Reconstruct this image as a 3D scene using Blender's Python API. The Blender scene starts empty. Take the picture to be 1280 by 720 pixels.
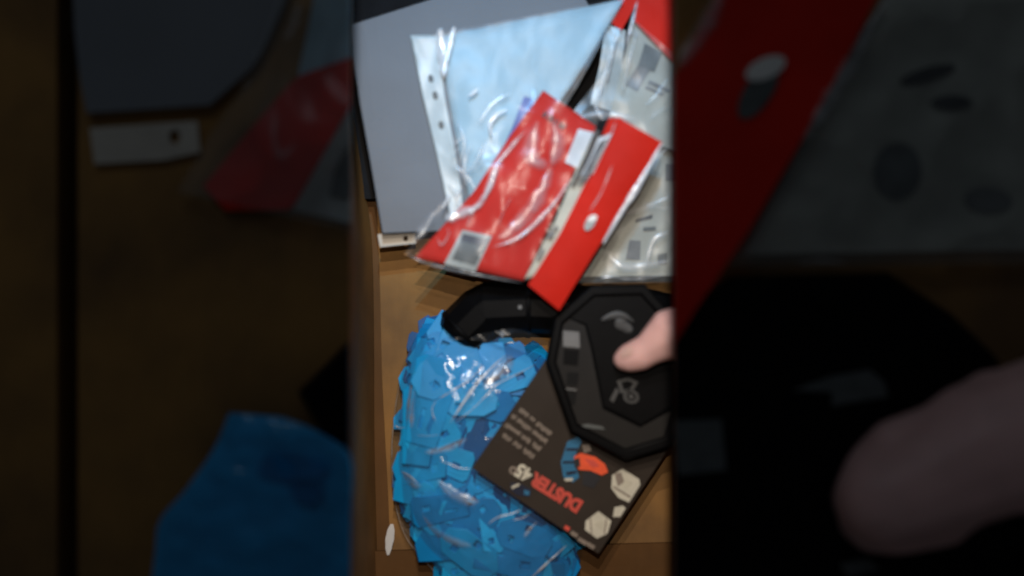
import bpy, bmesh, math, random
from mathutils import Vector, Matrix, noise
random.seed(7)
R = math.radians

# ------------------------------------------------------------------ camera, light, exposure
scene = bpy.context.scene
C = scene.collection
S = 0.00055            # metres per picture pixel on the box floor
H = 0.75               # camera height over the box floor
RIM = 0.126            # height of the box rim

cam_d = bpy.data.cameras.new('camera')
cam = bpy.data.objects.new('camera', cam_d); C.objects.link(cam)
cam.location = (0, 0, H)
cam_d.sensor_width = 36.0
cam_d.lens = 36.0 * H / (1280 * S)
cam_d.clip_start = 0.01; cam_d.clip_end = 50
cam_d.dof.use_dof = True
cam_d.dof.focus_distance = 0.775
cam_d.dof.aperture_fstop = 1.35
scene.camera = cam

w = bpy.data.worlds.new('World'); scene.world = w; w.use_nodes = True
bg = w.node_tree.nodes['Background']
bg.inputs[0].default_value = (0.80, 0.88, 1.0, 1); bg.inputs[1].default_value = 0.022

def slot_spot(name, loc, target, power, col, cone, blend, radius, half=0.1425, soft=0.0015):
    """a ceiling lamp between two long shades: it shines only into the slot between the box flaps"""
    d = bpy.data.lights.new(name, 'SPOT'); d.energy = power; d.color = col
    d.spot_size = R(cone); d.spot_blend = blend; d.shadow_soft_size = radius
    o = bpy.data.objects.new(name, d); C.objects.link(o); o.location = loc
    v = Vector(target) - Vector(loc)
    # local -Z along v, local X kept along world X
    z = (-v).normalized(); x = Vector((1, 0, 0)); x = (x - z * x.dot(z)).normalized(); y = z.cross(x)
    o.rotation_euler = Matrix((x, y, z)).transposed().to_euler()
    d.use_nodes = True
    nt = d.node_tree; N = nt.nodes; L = nt.links
    em = N['Emission']
    geo = N.new('ShaderNodeNewGeometry')
    sep = N.new('ShaderNodeSeparateXYZ'); L.new(geo.outputs['Incoming'], sep.inputs[0])
    dv = N.new('ShaderNodeMath'); dv.operation = 'DIVIDE'
    L.new(sep.outputs['X'], dv.inputs[0]); L.new(sep.outputs['Z'], dv.inputs[1])
    ab = N.new('ShaderNodeMath'); ab.operation = 'ABSOLUTE'; L.new(dv.outputs[0], ab.inputs[0])
    mr = N.new('ShaderNodeMapRange'); L.new(ab.outputs[0], mr.inputs[0])
    mr.inputs[1].default_value = half - soft; mr.inputs[2].default_value = half + soft
    mr.inputs[3].default_value = 1; mr.inputs[4].default_value = 0
    L.new(mr.outputs[0], em.inputs['Strength'])
    return o

# three added warm spots along the slot; one added cool spot imitates window light
for y_, p_ in ((0.08, 5.5), (0.22, 6.2), (0.36, 6.6)):
    slot_spot('lamp_warm', (0, y_, H), (0, -0.10, 0.0), p_, (1.0, 0.88, 0.76), 66 if y_ < .2 else 72, 1.0, 0.004)
slot_spot('lamp_cool', (0, 0.42, H), (0.01, 0.16, 0.05), 14.0, (0.14, 0.54, 1.0), 33, 1.0, 0.005)

def area(name, loc, target, sx, sy, power, col):
    d = bpy.data.lights.new(name, 'AREA'); d.shape = 'RECTANGLE'; d.size = sx; d.size_y = sy
    d.energy = power; d.color = col
    o = bpy.data.objects.new(name, d); C.objects.link(o); o.location = loc
    o.rotation_euler = (Vector(target) - Vector(loc)).to_track_quat('-Z', 'Y').to_euler()
    return o
area('window_light', (-0.25, 1.0, 1.1), (0, 0, 0), 0.5, 0.35, 0.66, (0.74, 0.87, 1.0))

vs = scene.view_settings
vs.view_transform = 'Standard'; vs.look = 'None'; vs.exposure = 0; vs.gamma = 1; vs.use_curve_mapping = False
scene.cycles.max_bounces = 10; scene.cycles.transparent_max_bounces = 24
scene.cycles.use_denoising = True
scene.cycles.sample_clamp_indirect = 4

# ------------------------------------------------------------------ helpers
def P(px, py, h=0.0):
    k = S * (H - h) / H
    return Vector(((px - 640) * k, (360 - py) * k, h))

def tag(o, label, cat, group=None, kind=None):
    if label: o['label'] = label
    if cat: o['category'] = cat
    if group: o['group'] = group
    if kind: o['kind'] = kind
    return o

def thing(name, label, cat, loc=(0, 0, 0), group=None):
    o = bpy.data.objects.new(name, None); C.objects.link(o); o.location = loc
    o.empty_display_size = 0.02
    return tag(o, label, cat, group)

def world_of(o):
    m = Matrix.LocRotScale(o.location, o.rotation_euler, o.scale)
    return world_of(o.parent) @ o.matrix_parent_inverse @ m if o.parent else m

def attach(o, parent):
    o.parent = parent; o.matrix_parent_inverse = world_of(parent).inverted()

def link(name, me, mat, parent=None, smooth=False):
    o = bpy.data.objects.new(name, me); C.objects.link(o)
    if mat is not None and not me.materials: me.materials.append(mat)
    if smooth:
        for p in me.polygons: p.use_smooth = True
    if parent is not None: attach(o, parent)
    return o

def from_bm(name, bm, mat, parent=None, smooth=False):
    me = bpy.data.meshes.new(name)
    bmesh.ops.recalc_face_normals(bm, faces=bm.faces)
    bm.to_mesh(me); bm.free()
    return link(name, me, mat, parent, smooth)

def lerp_poly(pts, t):
    """Catmull-Rom through pts, t in 0..1"""
    n = len(pts) - 1
    if n == 1:
        a, b = pts; return tuple(a[k] + (b[k] - a[k]) * t for k in range(len(a)))
    f = min(max(t, 0), 1) * n; i = min(int(f), n - 1); u = f - i
    p0 = pts[max(i - 1, 0)]; p1 = pts[i]; p2 = pts[i + 1]; p3 = pts[min(i + 2, n)]
    out = []
    for k in range(len(p1)):
        a, b, c, d = p0[k], p1[k], p2[k], p3[k]
        out.append(0.5 * (2 * b + (c - a) * u + (2 * a - 5 * b + 4 * c - d) * u * u + (3 * b - a - 3 * c + d) * u ** 3))
    return tuple(out)

def lin_poly(pts, t):
    n = len(pts) - 1
    f = min(max(t, 0), 1) * n; i = min(int(f), n - 1); u = f - i
    return tuple(pts[i][k] + (pts[i + 1][k] - pts[i][k]) * u for k in range(len(pts[0])))

def sheet(name, Lp, Rp, hf, mat, parent=None, nu=16, nv=24, thick=0.0005, smooth=True, curve=True):
    """sheet between a left and a right edge polyline (pixels on the plan), height hf(px,py,u,v)"""
    f = lerp_poly if curve else lin_poly
    bm = bmesh.new(); top = []; bot = []
    for j in range(nv + 1):
        v = j / nv; a = f(Lp, v); b = f(Rp, v); rt = []; rb = []
        for i in range(nu + 1):
            u = i / nu
            x = a[0] + (b[0] - a[0]) * u; y = a[1] + (b[1] - a[1]) * u
            h = hf(x, y, u, v) if callable(hf) else hf
            p = P(x, y, h)
            rt.append(bm.verts.new(p))
            if thick: rb.append(bm.verts.new(p - Vector((0, 0, thick))))
        top.append(rt); bot.append(rb)
    for j in range(nv):
        for i in range(nu):
            bm.faces.new((top[j][i], top[j + 1][i], top[j + 1][i + 1], top[j][i + 1]))
            if thick: bm.faces.new((bot[j][i], bot[j][i + 1], bot[j + 1][i + 1], bot[j + 1][i]))
    if thick:
        for j in range(nv):
            bm.faces.new((top[j][0], bot[j][0], bot[j + 1][0], top[j + 1][0]))
            bm.faces.new((top[j][nu], top[j + 1][nu], bot[j + 1][nu], bot[j][nu]))
        for i in range(nu):
            bm.faces.new((top[0][i], top[0][i + 1], bot[0][i + 1], bot[0][i]))
            bm.faces.new((top[nv][i], bot[nv][i], bot[nv][i + 1], top[nv][i + 1]))
    return from_bm(name, bm, mat, parent, smooth and not thick or (smooth and nu * nv > 40 and thick < 0.0008))

def slab_mesh(name, loops, thick, bevel=0.0):
    """flat plate with holes: loops of (x,y) in metres, top at z=0"""
    cu = bpy.data.curves.new(name, 'CURVE'); cu.dimensions = '2D'; cu.fill_mode = 'BOTH'
    cu.extrude = max(thick / 2 - bevel, 0.00001); cu.bevel_depth = bevel; cu.bevel_resolution = 1
    for lp in loops:
        sp = cu.splines.new('POLY'); sp.points.add(len(lp) - 1); sp.use_cyclic_u = True
        for p, q in zip(sp.points, lp): p.co = (q[0], q[1], 0, 1)
    o = bpy.data.objects.new(name, cu); C.objects.link(o)
    bpy.context.view_layer.update()
    me = bpy.data.meshes.new_from_object(o.evaluated_get(bpy.context.evaluated_depsgraph_get()))
    bpy.data.objects.remove(o); bpy.data.curves.remove(cu)
    for v in me.vertices: v.co.z -= thick / 2
    me.name = name
    return me

def slab(name, pts, h, thick, mat, parent=None, holes=(), bevel=0.0):
    """flat plate traced on the plan (pixels), top face at height h"""
    loops = [[P(x, y, h)[:2] for x, y in pts]] + [[P(x, y, h)[:2] for x, y in hp] for hp in holes]
    me = slab_mesh(name, loops, thick, bevel)
    for v in me.vertices: v.co.z += h
    return link(name, me, mat, parent)

def circle(cx, cy, rx, ry=None, n=20, rot=0):
    ry = ry or rx; c, s = math.cos(rot), math.sin(rot)
    return [(cx + rx * math.cos(a) * c - ry * math.sin(a) * s, cy + rx * math.cos(a) * s + ry * math.sin(a) * c)
            for a in [2 * math.pi * k / n for k in range(n)]]

def tube(name, path, mat, parent=None, n=10, smooth=True, ends=True):
    """path of (Vector, radius)"""
    bm = bmesh.new(); rings = []
    for i, (p, r) in enumerate(path):
        a = path[max(i - 1, 0)][0]; b = path[min(i + 1, len(path) - 1)][0]
        t = (b - a).normalized(); up = Vector((0, 0, 1)) if abs(t.z) < 0.9 else Vector((1, 0, 0))
        x = t.cross(up).normalized(); y = x.cross(t)
        rings.append([bm.verts.new(p + (x * math.cos(2 * math.pi * k / n) + y * math.sin(2 * math.pi * k / n)) * r) for k in range(n)])
    for r0, r1 in zip(rings, rings[1:]):
        for k in range(n): bm.faces.new((r0[k], r0[(k + 1) % n], r1[(k + 1) % n], r1[k]))
    if ends: bm.faces.new(rings[0][::-1]); bm.faces.new(rings[-1])
    return from_bm(name, bm, mat, parent, smooth)

def nz(x, y, sc, seed=0.0, oct=3):
    return noise.fractal(Vector((x * sc, y * sc, seed)), 1.0, 2.0, oct)
def ridge(x, y, sc, seed=0.0):
    """sharp film creases: 0..1, 1 on a crease line"""
    a = abs(noise.noise(Vector((x * sc, y * sc, seed))))
    b = abs(noise.noise(Vector((x * sc * 2.1 + 5, y * sc * 2.1, seed + 3))))
    return (1 - min(a * 3, 1)) * 0.7 + (1 - min(b * 3, 1)) * 0.3

# ------------------------------------------------------------------ materials
def mat_base(name):
    m = bpy.data.materials.new(name); m.use_nodes = True
    return m, m.node_tree.nodes, m.node_tree.links, m.node_tree.nodes['Principled BSDF']

def mat(name, col, rough=0.5, var=0.12, scale=60, bump=0.15, bscale=400, spec=0.5, sss=0.0, coat=0.0, metal=0.0):
    m, N, L, b = mat_base(name)
    tc = N.new('ShaderNodeTexCoord')
    n1 = N.new('ShaderNodeTexNoise'); n1.inputs['Scale'].default_value = scale; n1.inputs['Detail'].default_value = 6
    L.new(tc.outputs['Object'], n1.inputs['Vector'])
    cr = N.new('ShaderNodeMapRange'); cr.inputs[1].default_value = 0.3; cr.inputs[2].default_value = 0.7
    cr.inputs[3].default_value = 1 - var; cr.inputs[4].default_value = 1 + var
    L.new(n1.outputs[0], cr.inputs[0])
    mx = N.new('ShaderNodeVectorMath'); mx.operation = 'SCALE'; mx.inputs[0].default_value = col
    L.new(cr.outputs[0], mx.inputs['Scale']); L.new(mx.outputs[0], b.inputs['Base Color'])
    b.inputs['Roughness'].default_value = rough; b.inputs['Specular IOR Level'].default_value = spec
    b.inputs['Metallic'].default_value = metal
    if sss:
        b.inputs['Subsurface Weight'].default_value = sss; b.inputs['Subsurface Radius'].default_value = (0.008, 0.003, 0.002)
        b.inputs['Subsurface Scale'].default_value = 1.0
    if coat: b.inputs['Coat Weight'].default_value = coat; b.inputs['Coat Roughness'].default_value = 0.12
    if bump:
        n2 = N.new('ShaderNodeTexNoise'); n2.inputs['Scale'].default_value = bscale; n2.inputs['Detail'].default_value = 4
        L.new(tc.outputs['Object'], n2.inputs['Vector'])
        bp = N.new('ShaderNodeBump'); bp.inputs['Strength'].default_value = bump; bp.inputs['Distance'].default_value = 0.001
        L.new(n2.outputs[0], bp.inputs['Height']); L.new(bp.outputs[0], b.inputs['Normal'])
    return m

def cardboard(name, c1, c2):
    m, N, L, b = mat_base(name)
    tc = N.new('ShaderNodeTexCoord')
    n1 = N.new('ShaderNodeTexNoise'); n1.inputs['Scale'].default_value = 9; n1.inputs['Detail'].default_value = 8
    L.new(tc.outputs['Object'], n1.inputs['Vector'])
    mp = N.new('ShaderNodeMapping'); mp.inputs['Scale'].default_value = (220, 50, 60); L.new(tc.outputs['Object'], mp.inputs[0])
    n2 = N.new('ShaderNodeTexNoise'); n2.inputs['Scale'].default_value = 1; n2.inputs['Detail'].default_value = 4; L.new(mp.outputs[0], n2.inputs['Vector'])
    r = N.new('ShaderNodeValToRGB'); L.new(n1.outputs[0], r.inputs[0])
    r.color_ramp.elements[0].position = 0.38; r.color_ramp.elements[0].color = (*c1, 1)
    r.color_ramp.elements[1].position = 0.62; r.color_ramp.elements[1].color = (*c2, 1)
    mr = N.new('ShaderNodeMapRange'); mr.inputs[3].default_value = 0.9; mr.inputs[4].default_value = 1.1; L.new(n2.outputs[0], mr.inputs[0])
    mx = N.new('ShaderNodeVectorMath'); mx.operation = 'SCALE'; L.new(r.outputs[0], mx.inputs[0]); L.new(mr.outputs[0], mx.inputs['Scale'])
    L.new(mx.outputs[0], b.inputs['Base Color']); b.inputs['Roughness'].default_value = 0.75; b.inputs['Specular IOR Level'].default_value = 0.25
    bp = N.new('ShaderNodeBump'); bp.inputs['Strength'].default_value = 0.15; bp.inputs['Distance'].default_value = 0.001
    L.new(n2.outputs[0], bp.inputs['Height']); L.new(bp.outputs[0], b.inputs['Normal'])
    return m

def film(name, haze=0.06, gloss=0.10, rough=0.10, tint=(0.95, 0.97, 0.98), hazecol=(0.8, 0.83, 0.86), bscale=30, bstr=0.05, feather=False, fres=0.55):
    """clear polythene: mostly transparent, a thin milky haze, sharp wrinkled gloss"""
    m, N, L, b = mat_base(name)
    N.remove(b); out = N['Material Output']
    tr = N.new('ShaderNodeBsdfTransparent'); tr.inputs[0].default_value = (*tint, 1)
    df = N.new('ShaderNodeBsdfDiffuse'); df.inputs[0].default_value = (*hazecol, 1)
    gl = N.new('ShaderNodeBsdfGlossy'); gl.inputs['Roughness'].default_value = rough
    tc = N.new('ShaderNodeTexCoord')
    n = N.new('ShaderNodeTexNoise'); n.inputs['Scale'].default_value = bscale; n.inputs['Detail'].default_value = 5
    n.inputs['Distortion'].default_value = 1.2
    L.new(tc.outputs['Object'], n.inputs['Vector'])
    bp = N.new('ShaderNodeBump'); bp.inputs['Strength'].default_value = bstr; bp.inputs['Distance'].default_value = 0.004
    L.new(n.outputs[0], bp.inputs['Height']); L.new(bp.outputs[0], gl.inputs['Normal'])
    lw = N.new('ShaderNodeFresnel'); lw.inputs['IOR'].default_value = 1.45; L.new(bp.outputs[0], lw.inputs['Normal'])
    ad = N.new('ShaderNodeMath'); ad.operation = 'ADD'; ad.inputs[1].default_value = gloss; ad.use_clamp = True; 
    fm = N.new('ShaderNodeMath'); fm.operation = 'MULTIPLY'; fm.inputs[1].default_value = fres; L.new(lw.outputs[0], fm.inputs[0]); L.new(fm.outputs[0], ad.inputs[0])
    m1 = N.new('ShaderNodeMixShader'); m1.inputs[0].default_value = haze; L.new(tr.outputs[0], m1.inputs[1]); L.new(df.outputs[0], m1.inputs[2])
    m2 = N.new('ShaderNodeMixShader'); L.new(ad.outputs[0], m2.inputs[0]); L.new(m1.outputs[0], m2.inputs[1]); L.new(gl.outputs[0], m2.inputs[2])
    res = m2
    if feather:   # the painted highlight is strongest along its middle and fades to clear outwards
        uv = N.new('ShaderNodeUVMap'); sx = N.new('ShaderNodeSeparateXYZ'); L.new(uv.outputs[0], sx.inputs[0])
        def tri(sock, k):
            a = N.new('ShaderNodeMath'); a.operation = 'MULTIPLY_ADD'; L.new(sock, a.inputs[0]); a.inputs[1].default_value = 2; a.inputs[2].default_value = -1
            b_ = N.new('ShaderNodeMath'); b_.operation = 'ABSOLUTE'; L.new(a.outputs[0], b_.inputs[0])
            c = N.new('ShaderNodeMath'); c.operation = 'SUBTRACT'; c.inputs[0].default_value = 1; c.use_clamp = True; L.new(b_.outputs[0], c.inputs[1])
            d = N.new('ShaderNodeMath'); d.operation = 'MULTIPLY'; d.inputs[1].default_value = k; d.use_clamp = True; L.new(c.outputs[0], d.inputs[0])
            return d.outputs[0]
        mu = N.new('ShaderNodeMath'); mu.operation = 'MULTIPLY'; L.new(tri(sx.outputs[0], 1.3), mu.inputs[0]); L.new(tri(sx.outputs[1], 3), mu.inputs[1])
        pn = N.new('ShaderNodeTexNoise'); pn.inputs['Scale'].default_value = 120; L.new(tc.outputs['Object'], pn.inputs['Vector'])
        pr = N.new('ShaderNodeMapRange'); pr.inputs[1].default_value = .35; pr.inputs[2].default_value = .6; pr.inputs[3].default_value = .45; L.new(pn.outputs[0], pr.inputs[0])
        mv = N.new('ShaderNodeMath'); mv.operation = 'MULTIPLY'; L.new(mu.outputs[0], mv.inputs[0]); L.new(pr.outputs[0], mv.inputs[1])
        t2 = N.new('ShaderNodeBsdfTransparent')
        res = N.new('ShaderNodeMixShader'); L.new(mv.outputs[0], res.inputs[0]); L.new(t2.outputs[0], res.inputs[1]); L.new(m2.outputs[0], res.inputs[2])
    L.new(res.outputs[0], out.inputs['Surface'])
    return m

M = dict(
    card=cardboard('cardboard', (0.155, 0.085, 0.034), (0.34, 0.175, 0.050)),
    card_dark=cardboard('dark kraft board', (0.09, 0.042, 0.012), (0.13, 0.06, 0.018)),  # shade put into the board colour, for floor gap and inner flap
    table=mat('dark table', (0.018, 0.012, 0.009), 0.6, 0.3, 12, 0.1, 100),
    black_mat=mat('black foam', (0.006, 0.006, 0.007), 0.8, 0.3, 60, 0.3, 500, spec=0.2),
    grey_paper=mat('grey paper', (0.185, 0.197, 0.215), 0.7, 0.10, 9, 0.12, 300, spec=0.3),
    white_paper=mat('white paper', (0.36, 0.52, 0.60), 0.6, 0.04, 18, 0.05, 500, spec=0.3),  # window light is tinted into the paper colour
    strip=mat('milky punched strip', (0.52, 0.60, 0.62), 0.35, 0.12, 60, 0.2, 160),
    tab=mat('cream tab', (0.55, 0.50, 0.42), 0.5, 0.08, 50, 0.1, 300),
    red=mat('red card', (0.62, 0.020, 0.010), 0.6, 0.10, 22, 0.08, 220, spec=0.1),
    blue_edge=mat('blue card edge', (0.03, 0.06, 0.30), 0.4, 0.1, 40),
    white_print=mat('white print', (0.68, 0.69, 0.70), 0.5, 0.08, 120, 0.05),
    grey_print=mat('grey print', (0.085, 0.095, 0.095), 0.5, 0.2, 120, 0.05),
    pale_print=mat('pale grey print', (0.36, 0.38, 0.36), 0.5, 0.15, 60, 0.05),
    dark_print=mat('black ink', (0.012, 0.012, 0.016), 0.5, 0.1, 80, 0.0),
    insert=mat('pale grey green insert', (0.38, 0.375, 0.32), 0.6, 0.16, 30, 0.15, 120),
    cream_print=mat('aged white strip', (0.55, 0.52, 0.42), 0.5, 0.12, 60, 0.05),
    black=mat('black plastic', (0.0032, 0.0032, 0.0036), 0.45, 0.2, 40, 0.05, 260, spec=0.06),
    black_face=mat('charcoal label face', (0.017, 0.0155, 0.0145), 0.6, 0.15, 30, 0.06, 300, spec=0.15),
    emblem=mat('dim grey relief', (0.036, 0.036, 0.036), 0.55, 0.3, 120, 0.3),
    mark=mat('grey mark', (0.13, 0.13, 0.13), 0.5, 0.15, 90, 0.05),
    hole=mat('slot dark', (0.001, 0.001, 0.001), 0.9, 0, 10, 0),
    infocard=mat('brown black card', (0.036, 0.027, 0.021), 0.7, 0.12, 40, 0.06, 300, spec=0.2),
    txt_grey=mat('grey brown ink', (0.24, 0.195, 0.16), 0.6, 0.15, 200, 0),
    txt_red=mat('red ink', (0.62, 0.075, 0.05), 0.5, 0.1, 100, 0),
    txt_orange=mat('vermilion ink', (0.85, 0.10, 0.03), 0.45, 0.15, 100, 0),
    txt_white=mat('off white ink', (0.60, 0.57, 0.47), 0.5, 0.08, 100, 0),
    txt_blue=mat('blue ink', (0.02, 0.15, 0.30), 0.45, 0.15, 100, 0),
    txt_navy=mat('navy ink', (0.008, 0.012, 0.035), 0.4, 0.15, 100, 0),
    blue=mat('blue plastic', (0.006, 0.30, 0.68), 0.45, 0.12, 40, 0.05, 300, spec=0.2),
    blue2=mat('light blue plastic', (0.012, 0.37, 0.78), 0.45, 0.12, 40, 0.05, 300, spec=0.2),
    blue3=mat('deep blue plastic', (0.004, 0.20, 0.52), 0.45, 0.12, 40, 0.05, 300, spec=0.2),
    blue4=mat('navy blue plastic', (0.003, 0.085, 0.27), 0.45, 0.12, 40, 0.05, 300, spec=0.2),  # shade of the gaps in the heap, put into a deeper blue
    skin=mat('skin', (0.78, 0.47, 0.44), 0.5, 0.08, 60, 0.25, 500, sss=0.12),
    nail=mat('nail', (0.70, 0.46, 0.41), 0.28, 0.05, 60, 0),
    sleeve=mat('dark sleeve', (0.02, 0.02, 0.025), 0.9, 0.2, 80, 0.4, 500),
    scrap=mat('glossy white scrap', (0.82, 0.80, 0.76), 0.2, 0.06, 90, 0.1, 200),  # white for the painted glints in the hang holes
    film=film('clear film', haze=0.015, gloss=0.0, rough=0.2, fres=0.35),
    film_pocket=film('pocket film', haze=0.05, gloss=0.0, rough=0.34, fres=0.5),
    film_blue=film('thin clear film', haze=0.022, gloss=0.015, rough=0.12, bscale=45, bstr=0.15, fres=0.28),
    film_hazy=film('hazy film', haze=0.09, gloss=0.0, rough=0.26, hazecol=(0.62, 0.66, 0.65)),
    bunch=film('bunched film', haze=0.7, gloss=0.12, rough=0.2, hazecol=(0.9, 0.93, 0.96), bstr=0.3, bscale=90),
    fold=film('folded film edge', haze=0.75, gloss=0.10, rough=0.2, hazecol=(0.85, 0.87, 0.9), feather=True),  # highlights on the film painted in milky colour
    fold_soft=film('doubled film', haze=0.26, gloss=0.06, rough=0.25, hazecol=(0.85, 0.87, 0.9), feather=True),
)

# ------------------------------------------------------------------ setting and box
def box_bm(x0, x1, y0, y1, z0, z1):
    bm = bmesh.new(); bmesh.ops.create_cube(bm, size=1)
    for v in bm.verts:
        v.co = Vector((x0 if v.co.x < 0 else x1, y0 if v.co.y < 0 else y1, z0 if v.co.z < 0 else z1))
    return bm
tag(from_bm('table_top', box_bm(-3, 3, -3, 3, -0.12, -0.06), M['table']), None, None, kind='structure')

box = thing('cardboard_box', 'open brown cardboard box holding papers, red packets and a bag of blue pieces', 'box', (0, 0, -0.012))
XR = 0.17; YT = 0.27; YB = -0.235
def plank(name, Lp, Rp, hL, hR, mat_, thick, nv=20, nu=6):
    return sheet(name, Lp, Rp, lambda x, y, u, v: hL + (hR - hL) * u, mat_, box, nu, nv, thick, smooth=False)
# floor panel stops short of the wall: the gap's shade is put into the panel colour below
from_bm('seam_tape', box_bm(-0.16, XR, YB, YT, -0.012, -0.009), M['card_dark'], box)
sheet('floor_panel', [(452, -120), (466, 150), (474, 330), (478, 480), (486, 640), (491, 800)],
      [(960, -120), (960, 150), (960, 330), (960, 480), (960, 640), (960, 800)],
      lambda x, y, u, v: 0.0006 * nz(x, y, 0.01, 2), M['card'], box, 30, 40, 0.003)
# inner side wall, slightly bulged, from the gap up to the rim
base_line = [(424, -140), (430, 0), (437, 100), (447, 170), (459, 250), (466, 330), (468, 480), (470, 640), (472, 820)]
bm = bmesh.new(); rows = []
rim_x = P(438, 0, RIM).x
for j in range(49):
    v = j / 48; a = lerp_poly(base_line, v); p0 = P(a[0], a[1], 0); p1 = Vector((rim_x, p0.y, RIM - 0.003))
    row = []
    for i in range(9):
        t = i / 8; p = p0.lerp(p1, t); p.x -= 0.003 * math.sin(math.pi * t) + 0.0008 * nz(j, i, 0.12, 4)
        row.append(p)
    rows.append(row)
vv = [[bm.verts.new(p) for p in r] for r in rows]; wv = [[bm.verts.new(p - Vector((0.004, 0, 0))) for p in r] for r in rows]
for j in range(48):
    for i in range(8):
        bm.faces.new((vv[j][i], vv[j][i + 1], vv[j + 1][i + 1], vv[j + 1][i]))
        bm.faces.new((wv[j][i], wv[j + 1][i], wv[j + 1][i + 1], wv[j][i + 1]))
    bm.faces.new((vv[j][8], wv[j][8], wv[j + 1][8], vv[j + 1][8]))
from_bm('wall_panel', bm, M['card'], box, True)
from_bm('wall_panel', box_bm(XR, XR + 0.004, YB, YT, -0.012, RIM), M['card'], box)
from_bm('wall_panel', box_bm(-0.16, XR, YT, YT + 0.004, -0.012, RIM), M['card'], box)
from_bm('wall_panel', box_bm(-0.16, XR, YB - 0.004, YB, -0.012, RIM), M['card'], box)
# inner flap at the near end; shade is put into its darker colour
sheet('inner_flap', [(440, 690), (440, 790)], [(930, 676), (930, 790)],
      lambda x, y, u, v: 0.006 - 0.004 * v + 0.0006 * nz(x, y, 0.02, 9), M['card_dark'], box, 30, 8, 0.003)
# two flaps added at rim level, one out, one half closed, as dim margins
from_bm('flap', box_bm(P(100, 0, RIM).x, rim_x, YB, YT, RIM - 0.001, RIM + 0.003), M['card'], box)
from_bm('flap', box_bm(P(842, 0, RIM).x, P(1420, 0, RIM).x, YB, YT, RIM + 0.0005, RIM + 0.0040), M['card'], box)

nb = thing('storage_carton', 'dim closed brown carton beside the open box, behind a black gap', 'carton', (-0.36, 0, -0.06))  # added to repeat the box wall in the dim margin
from_bm('top_panel', box_bm(-0.52, P(72, 0, RIM).x, -0.3, 0.32, RIM - 0.004, RIM + 0.001), M['card'], nb)
from_bm('side_panel', box_bm(P(72, 0, RIM).x - 0.004, P(72, 0, RIM).x, -0.3, 0.32, -0.06, RIM - 0.004), M['card'], nb)
from_bm('side_panel', box_bm(-0.52, -0.516, -0.3, 0.32, -0.06, RIM - 0.004), M['card'], nb)
FL = RIM + 0.004       # top of the flaps

# ------------------------------------------------------------------ papers at the far end of the box
tag(from_bm('foam_sheet', box_bm(P(444, 0).x, P(930, 0).x, P(0, 250).y, P(0, -90).y, 0.001, 0.010), M['black_mat']),  # added black sheet where the box interior is only in shade
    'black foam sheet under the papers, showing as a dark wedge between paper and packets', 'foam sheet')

def paper_h(x, y):
    # the stack curls up where it leans on the box wall
    c = max(0.0, (520 - x) / 90.0)
    return 0.046 + 0.010 * c * c * max(0, min(1, (330 - y) / 200)) + 0.0016 * nz(x, y, 0.008, 1)
stack = thing('paper_stack', 'grey paper sheets stacked against the box wall, under the punched pocket', 'paper', P(600, 150, 0.011))
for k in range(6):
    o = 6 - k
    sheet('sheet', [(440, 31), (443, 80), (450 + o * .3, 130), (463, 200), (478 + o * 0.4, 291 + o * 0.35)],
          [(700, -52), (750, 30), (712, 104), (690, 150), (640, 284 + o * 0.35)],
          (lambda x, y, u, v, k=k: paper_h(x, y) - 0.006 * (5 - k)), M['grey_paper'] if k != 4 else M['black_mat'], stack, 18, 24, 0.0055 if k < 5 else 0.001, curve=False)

tabb = thing('punched_tab', 'small cream punched strip sticking out below the grey papers', 'paper strip', P(494, 299, 0.03))
slab('strip', [(472, 293), (518, 287), (520, 304), (475, 309)], 0.034, 0.0012, M['tab'], tabb, [circle(507, 298, 3.0, 3.6)])

pocket = thing('punched_pocket', 'clear punched plastic pocket with a pale sheet inside, lying on the grey papers', 'plastic pocket', P(620, 150, 0.05))
ph = lambda x, y: paper_h(x, y) + 0.003 + 0.0012 * nz(x, y, 0.012, 7)
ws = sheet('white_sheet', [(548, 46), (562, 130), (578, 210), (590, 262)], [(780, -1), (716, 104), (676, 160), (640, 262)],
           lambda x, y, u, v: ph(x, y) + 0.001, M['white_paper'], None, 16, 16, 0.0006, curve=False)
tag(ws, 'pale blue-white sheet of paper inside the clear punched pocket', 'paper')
def strip_h(x, y): return ph(x, y) + 0.0022 + 0.0006 * ridge(x, y, 0.02, 3)
holes_px = [(538.5, 98), (544, 119), (551.5, 156)]
st = sheet('punched_strip', [(513, 44), (528, 120), (545, 190), (556, 240), (566, 285)], [(549, 44), (556, 120), (569, 190), (577, 240), (580, 276)],
           lambda x, y, u, v: strip_h(x, y), M['strip'], pocket, 14, 60, 0.0004, curve=False)
for i, (hx, hy) in enumerate(holes_px):
    slab('punch_hole', circle(hx, hy, 3.4, 5.0, 14, -0.25), strip_h(hx, hy) + 0.0008, 0.0006, M['grey_print'], st)
def film_h(x, y): return ph(x, y) + 0.0035 + 0.0012 * ridge(x, y, 0.009, 11) * max(0.0, min(1, (y - 60) / 150)) + 0.0005 * nz(x, y, 0.03, 5)
sheet('film', [(540, 44), (556, 120), (568, 190), (578, 240), (582, 282)], [(782, -3), (722, 108), (690, 160), (650, 220), (630, 282)],
      lambda x, y, u, v: film_h(x, y), M['film_pocket'], pocket, 60, 70, 0, curve=False)
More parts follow.
